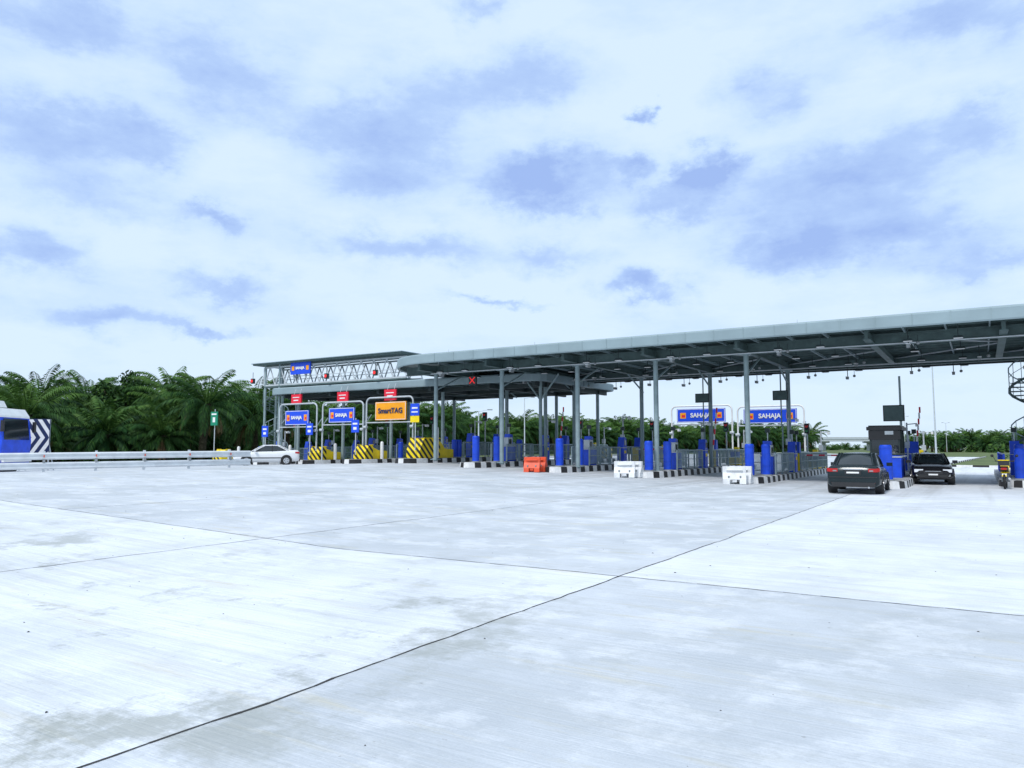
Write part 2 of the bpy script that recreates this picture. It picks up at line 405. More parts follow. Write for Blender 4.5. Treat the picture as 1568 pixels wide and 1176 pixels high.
def terminal(s,t,flip=1,mt=M_blue,top=M_lg):
    mb=MB(); mb.box((0,0,.5),(.42,.5,1.0),mt); mb.box((0,0,1.003),(.48,.56,.03),top)
    mb.prism([(-.25,1.02),(.25,1.02),(.20,1.62),(-.08,1.66)],'x',-.2,.2,mt); mb.box((flip*.205,.04,1.32),(.012,.25,.3),M_glass); mb.box((flip*.213,0,.75),(.012,.3,.18),M_yel)
    mb.tube((0,.1,1.6),(0,.1,2.15),.03,M_lg,6); mb.box((0,.1,2.2),(.22,.16,.22),M_dark)
    plz(mb,'toll_payment_terminal',s,t,g(t)+.29)
def gate(s,t,side=1,up=False):
    mb=MB(); mb.box((0,0,.5),(.34,.4,1.0),M_yel); mb.box((0,0,1.015),(.38,.44,.03),M_dark)
    L=2.6
    for i in range(8):
        a=i*L/8;b_=(i+1)*L/8; m_=M_red if i%2 else M_white
        if up: mb.box((side*(.1+(a+b_)/2*.12),-.24,1+(a+b_)/2),(.09,.04,L/8),m_)
        else: mb.box((side*(.2+(a+b_)/2),-.24,.9),(L/8,.04,.09),m_)
    plz(mb,'barrier_gate',s,t,g(t)+.29)
def lane_light(s,t,h=2.9,red=False):
    mb=MB(); mb.tube((0,0,0),(0,0,h),.045,M_lg,8); mb.box((0,-.05,h-.1),(.28,.2,.62),M_dark)
    for k,c in((.15,MC.get('lr') or mat('lr',(.7,.02,.02),.3,emit=(1,.02,.02,.8 if red else .05))),(-.13,mat('lg',(.02,.25,.08),.3))):
        mb.tube((0,-.16,h-.1+k),(0,-.17,h-.1+k),.1,c,12); mb.tube((0,-.15,h-.1+k+.06),(0,-.27,h-.1+k+.1),.06,M_dark,6)
    plz(mb,'lane_traffic_light',s,t,g(t)+.29)
def campost(s,t,h):
    mb=MB(); mb.tube((0,0,0),(0,0,h),.045,M_lg,8); mb.tube((0,0,h-.1),(.5,0,h-.05),.03,M_lg,6); mb.box((.5,-.1,h-.15),(.13,.36,.14),M_white); mb.box((0,-.1,h*.55),(.24,.16,.34),M_lg); mb.box((0,0,.02),(.25,.25,.04),M_grey)
    plz(mb,'camera_post',s,t,g(t)+.29)
main=[-3.4,-9.2,-14.2,-19.3,-24.8]
for k,t in enumerate(main):
    s0=35-(1.2 if k==0 else 0)
    island(s0,54,t)
    if k>0:
        bollard(s0+.9,t-.1,1.5)
        bollard(s0+2.6,t+.25,1.5)
    else: bollard(s0+.6,t,1.45,.24)
    st=s0+ (6.5 if k==0 else 3.2)
    railing('lane_railing',st,st+4.2,t+.55); railing('lane_railing',st+6,52.5,t+.55); railing('lane_railing',st,st+5,t-.55); railing('lane_railing',st+6.6,52.5,t-.55)
    terminal(st+5.1,t+.3,1); terminal(st+9,t-.25,-1); terminal(st+1.2,t-.1,1)
    gate(st+7.6,t+.1,1,up=(k%2==0))
    if k: lane_light(st+11,t,2.6,k%2==0)
    campost(st+6.2,t-.1,2.7+.3*(k%2)); campost(st+14.5,t+.2,2.4)
    mb=MB(); mb.box((0,0,.45),(.6,.9,.9),M_blue); mb.box((0,0,.92),(.66,.96,.05),M_lg); mb.box((0,0,1.2),(.35,.5,.5),M_lg); mb.box((.18,0,1.2),(.01,.3,.3),M_glass)
    plz(mb,'equipment_cabinet',s0+4.2,t,g(t)+.29,bevel=.02)
    mb=MB(); mb.box((0,0,.25),(.7,.7,.5),M_yel); mb.box((0,0,.7),(.5,.5,.4),M_blue); mb.box((.1,0,1.05),(.3,.3,.28),M_yel); plz(mb,'equipment_cabinet',st+13.,t,g(t)+.29,bevel=.02)
    mb=MB(); mb.prism([(-.6,0),(.5,0),(.5,.75),(-.2,.75)],'x',-.4,.4,M_haz); plz(mb,'crash_cushion',53.2,t,g(t)+.29)
island(37.5,56,1.3,1.6); railing('lane_railing',39,54,.75,mt=M_blue); bollard(38.4,1.3,1.3); railing('lane_railing',39,54,1.9,mt=M_blue); terminal(44,1.3); bollard(41.5,1.4,1.5,.2)
mb=MB()
mb.box((0,0,.5),(1.2,2.2,1.0),M_blue); mb.box((0,0,1.04),(1.25,2.25,.08),M_dark)
mb.box((0,0,1.6),(1.12,2.1,1.05),M_glass)
for x in(-.58,.58):
    for y in(-1.06,0,1.06): mb.box((x,y,1.6),(.07,.07,1.05),M_dark)
mb.box((0,0,2.2),(1.45,2.4,.16),M_black); mb.box((0,0,2.31),(1.3,2.2,.06),M_black); mb.box((0,-1.14,1.9),(1.3,.04,.4),M_black); mb.box((.2,-1.17,2.0),(.35,.02,.16),M_lg)
mb.box((.66,0,.95),(.2,.8,.06),M_lg)
plz(mb,'toll_booth',38.8,-3.75,.29,bevel=.02)
mb=MB(); mb.tube((.3,0,0),(.3,0,4.9),.05,M_steel); mb.box((0,-.1,3.05),(.95,.2,.8),M_dark); mb.box((0,-.21,3.05),(.85,.02,.7),M_green); plz(mb,'lane_display_panel',42.0,-3.7,.29)
for s,t in((45.2,-14.4),(45.2,-9.8)):
    mb=MB(); mb.tube((-.05,.1,2.6),(-.05,.1,5.6),.04,M_steel); mb.box((0,-.2,4.35),(.85,.16,.55),M_dark); mb.box((0,-.29,4.35),(.75,.02,.45),M_green); mb.tube((0,0,0),(0,.1,2.7),.05,M_steel); plz(mb,'lane_display_panel',s,t,.29)

for k,(s0,t) in enumerate(((36,-30.4),(37.3,-36.2),(38.2,-41.6),(38.5,-46.8),(38,-52.3))):
    island(s0,53,t,1.7)
    mb=MB(); hh=1.25 if k==0 else .95
    e=3.0 if k==0 else 1.7
    hz=M_haz if k in(0,1,2) else M_yel
    mb.prism([(.9,0),(e,0),(e,hh),(1.3,hh),(.9,.5)],'x',-.55,.55,hz)
    if hz is M_yel: mb.box((0,.89,.22),(.9,.02,.3),M_haz)
    mb.prism([(e+.003,0),(e+1.5,0),(e+1.5,.55),(e+.6,.6),(e+.003,hh-.1)],'x',-.5,.5,M_yel)
    for x in(-.56,.56): mb.box((x,(e+1.3)/2,hh+.02),(.06,e-1.3,.06),M_yel)
    plz(mb,'crash_cushion',s0,t,g(t)+.29,bevel=.02)
    railing('lane_railing',s0+5.5,s0+10,t+.6); railing('lane_railing',s0+5.5,s0+14,t-.6)
    bollard(s0+5,t+.2,1.2,.18); terminal(s0+7,t+.1); terminal(s0+10.5,t,1); campost(s0+8,t-.2,2.6)
    mb=MB(); H_=1.9 if k==0 else 1.1; mb.tube((0,0,0),(0,0,H_),.12,M_white,12); mb.ball((0,0,H_),.12,M_white); plz(mb,'white_bollard',s0+2.4,t+.72,g(t)+.29)
    mb=MB(); mb.tube((0,0,0),(0,0,2.5),.035,M_lg); w=.68
    if k==4:
        mb.tube((0,0,2.4),(0,0,3.9),.035,M_lg); mb.box((0,-.06,3.15),(.85,.06,1.1),M_green2); mb.box((0,-.10,3.5),(.6,.01,.12),M_white); mb.box((0,-.10,3.05),(.3,.01,.4),M_white)
    elif k==0:
        mb.box((0,-.06,2.55),(.7,.05,.75),M_sblue); mb.box((0,-.06,1.95),(.7,.05,.4),M_yel); mb.box((0,-.09,2.65),(.45,.01,.1),M_white); mb.box((0,-.09,2.4),(.5,.01,.08),M_white)
    else:
        mb.box((0,-.06,1.95),(w,.05,.85),M_sblue); mb.box((0,-.09,2.12),(.42,.01,.12),M_white); mb.box((0,-.09,1.8),(.3,.01,.18),M_white)
    plz(mb,'lane_sign',s0+.75,t+(.3 if k==0 else -.2),g(t)+.29+(.3 if k else .5))
    lane_light(s0+9,t,3.0,k%2==0)
bollard(45,-27.5,1.3);bollard(41.5,-30.2,1.2)

# ---------------- barriers
def jersey(s,t,mt,rz=0,L=1.1):
    root=MB()
    pr=[(-.24,.20),(.24,.20),(.16,.38),(.09,.50),(.08,.78),(-.08,.78),(-.09,.50),(-.16,.38)]
    root.prism(pr,'x',-L/2,L/2,mt)
    for x in(-L/2+.15,L/2-.15): root.prism([(-.26,0),(.26,0),(.24,.199),(-.24,.199)],'x',x-.14,x+.14,mt)
    root.prism([(-.20,.08),(.20,.08),(.22,.199),(-.22,.199)],'x',-.1,.1,mt)
    root.tube((-.3,0,.78),(-.3,0,.82),.06,M_grey,8); root.box((0,-.11,.62),(L*.7,.12,.05),mt)
    for x in(-L*.25,L*.25): root.box((x,-.20,.32),(.07,.06,.10),M_grey)
    o=plz(root,'water_filled_barrier',s,t,bevel=.015); o.rotation_euler[2]+=rz
jersey(33.8,-9.45,M_plast,.35,1.0); jersey(34.5,-9.35,M_plast,.0,1.)
jersey(33.9,-14.75,M_plast,.3,1.0); jersey(34.6,-14.6,M_plast,-.1,1.)
jersey(34.0,-20.0,M_ored,.35,.85); jersey(34.7,-20.0,M_ored,.1,.85)

# ---------------- overhead sign gantries
def gantry(s,t,w,h,panelw,panelh,pz,mt,body,tm=M_white,wp=False,size=.42,badges=True,xo=0):
    mb=MB(); r=.35; pts=[(-w/2,0,0)]
    pts.append((-w/2,0,h-r))
    for i in range(1,6): a=R(180-18*i); pts.append((-w/2+r+r*math.cos(a),0,h-r+r*math.sin(a)))
    pts+= [(-p[0],p[1],p[2]) for p in reversed(pts)]
    mb.path(pts,.06,M_white if wp else M_lg,8)
    mb.tube((-w/2,0,pz-panelh/2-.15),(w/2,0,pz-panelh/2-.15),.045,M_lg)
    for x in(-w/2,w/2):
        mb.tube((x,0,h*.62),(x,.5,h*.75),.03,M_lg); mb.tube((x-.14,-.1,h*.55),(x+.14,-.1,h*.55),.10,M_lg,10)
    mb.box((xo,-.08,pz),(panelw,.08,panelh),mt)
    fr=.035
    for z in(-1,1): mb.box((xo,-.125,pz+z*(panelh/2-.04)),(panelw-.1,.012,fr),M_white)
    for x in(-1,1): mb.box((xo+x*(panelw/2-.05),-.125,pz),(fr,.012,panelh-.12),M_white)
    if badges:
        for x in(-1,1):
            bx=xo+x*panelw*.37; mb.box((bx,-.127,pz),(panelw*.12,.012,panelh*.42),M_orange); mb.box((bx+.03,-.137,pz-.04),(panelw*.07,.01,panelh*.18),M_red)
    o=plz(mb,'overhead_lane_sign',s,t)
    text(body,o,(xo,-.16,pz),size,tm)
    return o
gantry(39.3,-34.5,4.2,4.5,2.75,1.25,3.55,M_orange,'SmartTAG',M_navy,size=.50,badges=False,xo=.2)
gantry(39.3,-38.9,4.0,4.4,2.5,1.05,3.45,M_sblue,'SAHAJA',size=.33)
gantry(39.3,-43.5,4.0,4.5,2.5,1.08,3.45,M_sblue,'SAHAJA',size=.33)
gantry(54,-17.4,4.5,4.4,3.6,1.0,3.7,M_sblue,'SAHAJA',wp=True,size=.44)
gantry(54,-12.5,4.5,4.4,3.6,1.0,3.7,M_sblue,'SAHAJA',wp=True,size=.44)
for t in(-34.5,-39.,-43.8):
    mb=MB(); mb.box((0,0,0),(1.05,.12,.75),M_red); mb.box((0,-.07,.14),(.7,.02,.06),M_white); mb.box((0,-.07,-.08),(.5,.02,.08),M_white); mb.tube((-.3,0,.3),(-.3,.2,.8),.02,M_lg); mb.tube((.3,0,.3),(.3,.2,.8),.02,M_lg)
    plz(mb,'height_limit_sign',39.4,t,5.25)
mb=MB(); mb.box((0,0,0),(2.2,.1,.95),M_sblue)
for x in(-.8,.8): mb.box((x,-.06,0),(.28,.02,.35),M_orange)
for x in(-.9,.9): mb.tube((x,.1,-.8),(x,.1,.5),.04,M_lg)
o=plz(mb,'footbridge_sign',41.0,-45.2,7.85); text('SAHAJA',o,(0,-.09,0),.28,M_white)
for t in(-49.2,-41.0,-36.2):
    mb=MB(); mb.box((0,0,0),(.3,.2,.4),M_dark); mb.tube((0,-.11,0),(0,-.14,0),.12,mat('lr2',(.7,.02,.02),.3,emit=(1,.02,.02,.5)),12); mb.tube((0,0,.2),(0,0,.7),.02,M_dark); plz(mb,'lane_status_signal',39.7,t,6.9)
for t in(-25.2,):
    mb=MB(); mb.box((0,0,0),(.5,.14,.5),M_black); rx=mat('lr2',(.7,.02,.02))
    for sg in(-1,1): mb.tube((-.18,-.08,-.18*sg),(.18,-.08,.18*sg),.03,rx,6)
    mb.tube((0,0,.25),(0,0,.9),.02,M_dark); plz(mb,'lane_status_signal',36,t,5.55)

# ---------------- guardrail
gp=[(-27.5,28.6),(-24.5,30.3),(-21.7,32.0),(-18.2,34.3),(-15.0,36.9),(-13.4,38.6)]
def gl(d):
    for i in range(len(gp)-1):
        a=Vector(gp[i]);b_=Vector(gp[i+1]);L=(b_-a).length
        if d<=L or i==len(gp)-2: return a+(b_-a)*(d/L),(b_-a).normalized()
        d-=L
tot=sum((Vector(gp[i+1])-Vector(gp[i])).length for i in range(len(gp)-1))
mb=MB(); K=int(tot/.5)
wprof=[(-.0,-.155),(.06,-.13),(.085,-.08),(.03,-.02),(.03,.02),(.085,.08),(.06,.13),(0,.155)]
M_rail=mat('galvanised_rail',(.66,.69,.72),.4,.2,.1)
for base in(.68,.26):
    vs=[]
    for i in range(K+1):
        p,d=gl(tot*i/K); nx,ny=d.y,-d.x; gz=gxy(p.x,p.y)
        for o_,z in wprof: vs.append((p.x+nx*o_,p.y+ny*o_,gz+base+z))
    m_=len(wprof); mb.add(vs,[(i*m_+j,i*m_+j+1,(i+1)*m_+j+1,(i+1)*m_+j) for i in range(K) for j in range(m_-1)],M_rail,True)
d=.3
while d<tot:
    p,dd=gl(d); gz=gxy(p.x,p.y); a=math.atan2(dd.y,dd.x); nx,ny=dd.y,-dd.x
    mb.box((p.x-nx*.1,p.y-ny*.1,gz+.45),(.09,.14,.9),M_rail,a); mb.box((p.x+nx*.09,p.y+ny*.09,gz+.68),(.04,.03,.1),M_ored,a); mb.box((p.x+nx*.06,p.y+ny*.06,gz+.47),(.10,.06,.16),M_grey,a); d+=2
mb.obj('guardrail',fix=False)

# ---------------- vehicles
def car(name,loc,heading,paint,L=4.4,W=1.74,H=1.45):
    k=L/4.4; hw0=W/2; mb=MB()
    st=[(-2.2,.82,.34,.72),(-2.17,.90,.28,.90),(-2.08,.95,.26,.985),(-1.85,.985,.24,1.0),(-1.4,1.,.22,.985),(-.6,1.,.2,.95),(.4,1.,.2,.93),(1.0,1.,.2,.90),(1.5,.985,.22,.84),(1.9,.95,.24,.77),(2.12,.86,.28,.68),(2.2,.74,.34,.58)]
    sec=[]
    for x,w,zb,zt in st:
        w*=hw0; pr=[(0,zb),(w*.85,zb),(w*.98,zb+.10),(w,zb+.28 if zt-zb>.4 else zb+.1),(w*.985,zt-.22 if zt-zb>.4 else zt-.12),(w*.94,zt-.07),(w*.82,zt),(w*.4,zt+.025),(0,zt+.03)]
        pr=pr+[(-a,z) for a,z in reversed(pr[1:-1])]; sec.append([(x*k,a,z) for a,z in pr])
    m_=len(sec[0]); vs=[p for s_ in sec for p in s_]
    mb.add(vs,[(i*m_+j,i*m_+(j+1)%m_,(i+1)*m_+(j+1)%m_,(i+1)*m_+j) for i in range(len(sec)-1) for j in range(m_)],paint,True)
    mb.add(sec[0],[tuple(range(m_))],paint); mb.add(sec[-1],[tuple(range(m_-1,-1,-1))],paint)
    zr=H-.04; b0,b1=-1.62*k,1.02*k; r0,r1=-.78*k,.20*k; wb=hw0*.84; wr=hw0*.66
    lv=[(0,.0),(.55,.5),(.9,.88),(1.,1.)]
    def ring(f,g_):
        z=.93+(zr-.93)*f; xa=b0+(r0-b0)*g_; xb=b1+(r1-b1)*g_; w=wb+(wr-wb)*(f**1.3)
        return [(xa,-w*.82,z),(xa+.14,-w,z),(xb-.15,-w,z),(xb,-w*.82,z),(xb+.05*(1-f),0,z),(xb,w*.82,z),(xb-.15,w,z),(xa+.14,w,z),(xa,w*.82,z),(xa-.04,0,z)]
    rr=[ring(f,g_) for f,g_ in lv]; q=10; vs=[p for r_ in rr for p in r_]
    mb.add(vs,[(i*q+j,i*q+(j+1)%q,(i+1)*q+(j+1)%q,(i+1)*q+j) for i in range(2) for j in range(q)],M_glass,True)
    mb.add(vs,[(2*q+j,2*q+(j+1)%q,3*q+(j+1)%q,3*q+j) for j in range(q)],paint,True)
    mb.add(rr[3]+[((r0+r1)/2,0,zr+.045)],[(j,(j+1)%q,q) for j in range(q)],paint,True)
    for idx in([1,2,0,3],[7,6,8,5]):
        for j in idx:
            for i in range(3): mb.tube(rr[i][j],rr[i+1][j],.035,paint,6)
    for sg in(-1,1):
        mb.tube((-.38*k,sg*wb,.93),(-.36*k,sg*wr*1.02,zr-.04),.035,M_black,6)
        mb.tube((r0+.1,sg*wr,zr-.03),(r1-.1,sg*wr,zr-.03),.035,paint,6)
        mb.box((.78*k,sg*(hw0+.09),1.0),(.12,.2,.13),paint)
        mb.box((-.0,sg*(hw0+.001),.5),(2.0*k,.03,.06),M_black)
        for x in(-1.32*k,1.32*k):
            mb.tube((x,sg*(hw0-.25),.33),(x,sg*(hw0+.006),.33),.375,M_black,20)
            mb.tube((x,sg*(hw0-.2),.31),(x,sg*(hw0+.02),.31),.31,M_rubber,20)
            mb.tube((x,sg*(hw0+.0),.31),(x,sg*(hw0+.03),.31),.20,M_chrome,14)
            for a in range(5):
                c=a*1.2566; mb.box((x+.12*math.cos(c),sg*(hw0+.033),.31+.12*math.sin(c)),(.05,.01,.05),M_black)
        mb.box((-2.14*k,sg*hw0*.72,.84),(.12,.30,.12),M_tail); mb.box((-2.03*k,sg*hw0*.90,.85),(.24,.09,.12),M_tail); mb.box((-2.195*k,sg*hw0*.66,.82),(.03,.12,.045),M_grey)
        mb.box((2.08*k,sg*hw0*.66,.62),(.16,.34,.13),M_head); mb.box((2.12*k,sg*hw0*.66,.42),(.14,.22,.08),M_grey)
        mb.box((-2.19*k,sg*hw0*.66,.40),(.06,.22,.04),M_tail)
    mb.box((-2.17*k,0,.87),(.10,.62,.035),M_chrome); mb.box((-2.205*k,0,.76),(.02,.52,.13),M_black); mb.box((-2.225*k,0,.76),(.01,.40,.055),M_white)
    mb.box((-2.20*k,0,.60),(.06,W*.86,.03),M_black); mb.box((-2.17*k,0,.34),(.12,W*.78,.16),M_black)
    mb.tube((-2.2*k,-.5,.25),(-2.28*k,-.5,.25),.035,M_chrome,8)
    mb.box((2.16*k,0,.55),(.1,.72,.12),M_black); mb.box((2.19*k,0,.60),(.08,.6,.02),M_chrome); mb.box((2.2*k,0,.40),(.05,1.1,.12),M_black); mb.box((2.235*k,0,.46),(.02,.46,.12),M_black); mb.box((2.248*k,0,.46),(.01,.36,.06),M_white)
    return mb.obj(name,loc,heading)
P_dk=mat('car_paint_dark',(.008,.018,.022),.2,.2,.1,spec=.5); P_bk=mat('car_paint_black',(.010,.010,.013),.22,.2,.1,spec=.5); P_wh=mat('car_paint_white',(.75,.76,.78),.25,0,.04)
car('parked_sedan_car',(13.05,28.4,0),R(58+2),P_dk,4.5,1.78,1.46)
car('approaching_sedan_car',(19.3,34.8,0),R(58-180+5),P_bk,4.2,1.66,1.38)
x,y=-16.9,52; car('white_sedan_car',(x,y,gxy(x,y)),R(197),P_wh,4.3,1.68,1.40)

# truck (facing the toll lanes)
mb=MB()
prof=[(-1.1,.5),(1.05,.5),(1.1,1.5),(.95,2.6),(.7,2.95),(-1.1,3.0)]
mb.prism(prof,'y',-1.2,1.2,M_blue)
mb.prism([(-1.11,2.55),(.975,2.55),(.955,2.64),(.715,2.97),(-1.11,3.02)],'y',-1.215,1.215,M_white)
mb.add([(1.10,-1.05,1.55),(1.10,1.05,1.55),(1.0,1.0,2.5),(1.0,-1.0,2.5)],[(0,1,2,3)],M_glass)
for sy in(-1.225,1.225):
    mb.box((.45,sy,1.98),(.85,.012,.7),M_glass); mb.box((-.1,sy,1.15),(1.9,.01,.12),M_white); mb.box((1.15,sy*1.08,2.15),(.1,.18,.5),M_black); mb.box((-.05,sy,1.5),(.02,.012,1.7),M_black); mb.box((.1,sy,1.52),(.18,.014,.04),M_black)
    mb.tube((.1,sy*.995,.62),(.1,sy*1.002,.62),.62,M_black,20)
    for x in(.1,-4.5,-5.8): mb.tube((x,sy*.75,.5),(x,sy,.5),.5,M_rubber,20); mb.tube((x,sy,.5),(x,sy*1.015,.5),.27,M_chrome,14)
mb.box((1.12,0,.75),(.15,2.3,.4),M_white)
for y in(-.85,.85): mb.box((1.2,y,.78),(.04,.35,.2),M_head)
mb.box((-4.2,0,2.05),(5.6,2.4,2.4),M_lg); mb.box((-3.6,0,.7),(6.6,1.,.25),M_dark); mb.box((-.3,0,3.2),(.8,1.6,.3),M_white,taper=.8)
x,y=-25.0,36.3; o=mb.obj('blue_truck',(x,y,gxy(x,y)-.1),R(4),bevel=.04); o.scale=(1.0,1.0,1.06)
# chevron board
mb=MB(); w,h=1.5,2.0; zb=.75
mb.box((0,0,h/2+zb),(w,.06,h),M_navy)
zc=zb+h/2
for i in range(-2,5):
    x0=-w/2+i*.44
    for sg in(-1,1):
        K=8
        for q in range(K):
            quad=[(x0+.62*(1-f),zc+sg*f*(h/2-.03)) for f in(q/K,(q+1)/K)]
            xl=[max(-w/2+.02,min(w/2-.02,v)) for v in(quad[0][0],quad[0][0]+.22,quad[1][0]+.22,quad[1][0])]
            if xl[1]-xl[0]<.01 and xl[2]-xl[3]<.01: continue
            mb.add([(xl[0],-.036,quad[0][1]),(xl[1],-.036,quad[0][1]),(xl[2],-.036,quad[1][1]),(xl[3],-.036,quad[1][1])],[(0,1,2,3)],M_white)
for x in(-.7,.7): mb.tube((x,.08,0),(x,.08,2.75),.04,M_lg); mb.tube((x,.08,1.4),(x,.8,0),.03,M_lg)
x,y=-25.5,40.2; mb.obj('chevron_warning_board',(x,y,gxy(x,y)),R(10),fix=False)
# motorcycle
mb=MB()
for y in(-.62,.62):
    for i in range(16):
        a,b_=i*math.pi/8,(i+1)*math.pi/8; mb.tube((0,y+.27*math.cos(a),.3+.27*math.sin(a)),(0,y+.27*math.cos(b_),.3+.27*math.sin(b_)),.045,M_rubber,6)
    mb.tube((-.04,y,.3),(.04,y,.3),.09,M_chrome,10)
    for a in range(5): mb.tube((0,y,.3),(0,y+.25*math.cos(a*1.257),.3+.25*math.sin(a*1.257)),.01,M_chrome,4)
mb.path([(0,-.62,.3),(0,-.2,.42),(0,.2,.5),(0,.42,.85)],.05,M_black); mb.path([(0,.62,.3),(0,.5,.7),(0,.4,1.0)],.035,M_chrome)
mb.box((0,.05,.42),(.26,.38,.3),M_grey,taper=.8); mb.prism([(-.75,.78),(-.7,.9),(-.1,.82),(.1,.72),(-.1,.66),(-.6,.68)],'x',-.14,.14,M_black); mb.prism([(.05,.7),(.15,.9),(.4,.95),(.5,.8),(.2,.6)],'x',-.15,.15,M_yel)
mb.tube((-.33,.35,1.08),(.33,.35,1.08),.02,M_black); mb.ball((0,.5,1.0),.12,M_head); mb.box((0,-.72,.55),(.16,.02,.12),M_white); mb.box((0,-.78,.8),(.18,.06,.08),M_tail); mb.box((0,-.66,1.02),(.36,.32,.2),M_black); mb.box((0,-.66,1.135),(.38,.34,.03),M_yel)
mb.prism([(-.8,.50),(-.5,.72),(-.35,.66),(-.6,.5)],'x',-.08,.08,M_yel)
for x in(-.3,.3): mb.tube((x,.35,1.08),(x*1.3,.35,1.28),.01,M_black,5); mb.ball((x*1.4,.35,1.3),.06,M_black)
mb.path([(.15,.1,.3),(.17,-.4,.32),(.17,-.8,.42)],.045,M_chrome)
x,y=P(36.2,.7); mb.obj('motorcycle',(x,y,0),R(-35))

# ---------------- far structures
mb=MB()
for i in range(14):
    x=70+i*22; y=390-i*2
    mb.box((x,y,2.),(1.6,1.6,4.3),M_lg); mb.box((x,y,4.2),(2.4,9,.8),M_lg)
mb.box((190,377,5.2),(330,9,1.2),M_lg,-.09); mb.box((190,372.3,6.3),(330,.3,.8),M_lg,-.09)
mb.obj('highway_overpass')
def lamp(x,y,h,double=True):
    mb=MB(); mb.tube((0,0,0),(0,0,h),.11,M_lg,10,r2=.06)
    for sg in((-1,1) if double else (1,)): mb.tube((0,0,h-.1),(sg*1.2,0,h+.15),.04,M_lg,6); mb.box((sg*1.4,0,h+.15),(.6,.25,.12),M_grey)
    mb.obj('street_lamp',(x,y,0),.3)
lamp(49.5,88,12); lamp(120,230,11); lamp(98,190,10,False); lamp(2,120,9.5,False); lamp(-4,90,6,False);lamp(150,260,10)

# ---------------- vegetation
def leafmat(name,c0,c1,c2):
    m=bpy.data.materials.new(name); m.use_nodes=True; nt,b=nodes(m)
    ge=N(nt,'ShaderNodeNewGeometry'); oi=N(nt,'ShaderNodeObjectInfo'); tc=N(nt,'ShaderNodeTexCoord')
    f=nz(nt,tc.outputs['Object'],.9,2,.6,lo=.35,hi=.65); c=mixc(nt,f,c0,c1)
    c=mixc(nt,MM(nt,'MULTIPLY',MM(nt,'GREATER_THAN',ge.outputs['Random Per Island'],.75),.6),c,c2)
    c=mixc(nt,MM(nt,'MULTIPLY',oi.outputs['Random'],.4),c,c2)
    nt.links.new(c,b.inputs['Base Color']); b.inputs['Roughness'].default_value=.6; b.inputs['Specular IOR Level'].default_value=.12
    return m
L_palm=leafmat('palm_frond',(.008,.032,.012),(.020,.070,.018),(.055,.125,.025)); L_young=leafmat('palm_frond_young',(.03,.08,.018),(.055,.13,.025),(.10,.18,.035)); L_dead=leafmat('dead_frond',(.09,.06,.03),(.16,.10,.05),(.18,.13,.06)); L_bush=leafmat('shrub_leaf',(.008,.028,.010),(.022,.065,.015),(.08,.16,.025))  # second frond material: paler green for the young upright fronds
M_trunk=mat('palm_trunk',(.04,.036,.024),.95,0,.4,4,.5,spec=.1)
def palm_mesh(seed,H=5.2,NF=38,LS=1.,spread=112):
    rnd=random.Random(seed); mb=MB(); n=10; vs=[];rings=int(H/.28)
    for i in range(rings+1):
        z=H*i/rings; r=.30+.07*rnd.random()+(.12 if i<2 else 0)+.25*max(0,(i/rings-.8))/.2*.6
        for j in range(n): a=2*math.pi*j/n+i*.3; q=r+.06*rnd.random(); vs.append((q*math.cos(a),q*math.sin(a),z))
    mb.add(vs,[(i*n+j,i*n+(j+1)%n,(i+1)*n+(j+1)%n,(i+1)*n+j) for i in range(rings) for j in range(n)],M_trunk)
    for k in range(NF):
        u=k/NF; az=k*2.39996+rnd.uniform(-.25,.25); e=R(84-spread*u**.9+rnd.uniform(-7,7)); L=LS*(3.6+1.4*math.sin(math.pi*min(1,u+.25)))*rnd.uniform(.9,1.1)
        dead=u>.9 and rnd.random()<.6; mt=L_dead if dead else (L_young if u<.25 else L_palm)
        droop=R(58+40*rnd.random()); h=Vector((math.cos(az),math.sin(az),0)); sd=Vector((-math.sin(az),math.cos(az),0)); p=Vector((0,0,H-.1))+h*.2; pts=[];K=12
        for i in range(K+1):
            tt=i/K; an=e-droop*tt**1.6
            if an<-R(85): an=-R(85)
            d=h*math.cos(an)+Vector((0,0,math.sin(an))); pts.append((p.copy(),d)); p=p+d*(L/K)
        for i in range(K):
            a,b_=pts[i][0],pts[i+1][0]; w=.06*(1-i/K)+.015
            mb.add([a-sd*w,a+sd*w,b_+sd*w*.8,b_-sd*w*.8],[(0,1,2,3)],mt)
        J=28
        for j in range(3,J+1):
            tt=j/J*.999; i=int(tt*K); fr=tt*K-i; a,d=pts[i]; a=a+(pts[min(K,i+1)][0]-a)*fr
            ll=.95*math.sin(math.pi*(.14+.74*tt))**.7*rnd.uniform(.85,1.12)
            for sg in(-1,1):
                dirv=(sd*sg*.70+d*.55+Vector((0,0,-.45-.2*rnd.random()))).normalized()
                tip=a+dirv*ll+Vector((0,0,-.22*ll)); mid=a+dirv*ll*.5; wv=d*.075
                mb.add([a-wv*.6,mid-wv,tip,mid+wv],[(0,1,2,3)],mt)
    me_o=mb.obj('tmp_palm_%d'%seed,fix=False); me=me_o.data; bpy.data.objects.remove(me_o); return me
PM=[palm_mesh(11,3.8,50,1.,125),palm_mesh(12,5.0,48,1.05,125),palm_mesh(13,2.1,42,1.0,100),palm_mesh(14,6.6,46,1.05,125),palm_mesh(15,3.0,46,.95,118)]
rnd=random.Random(5)
edge=[(-86,66),(-72,76),(-60,82),(-48,86),(-38,92),(-30,104),(-22,130),(-10,165),(14,200),(45,230),(85,262),(118,290)]
plant=bpy.data.objects.new('oil_palm_plantation',None); scene.collection.objects.link(plant)
def edge_pt(i,f): a=Vector(edge[i]);b_=Vector(edge[i+1]); return a.lerp(b_,f),(b_-a).normalized(),(b_-a).length
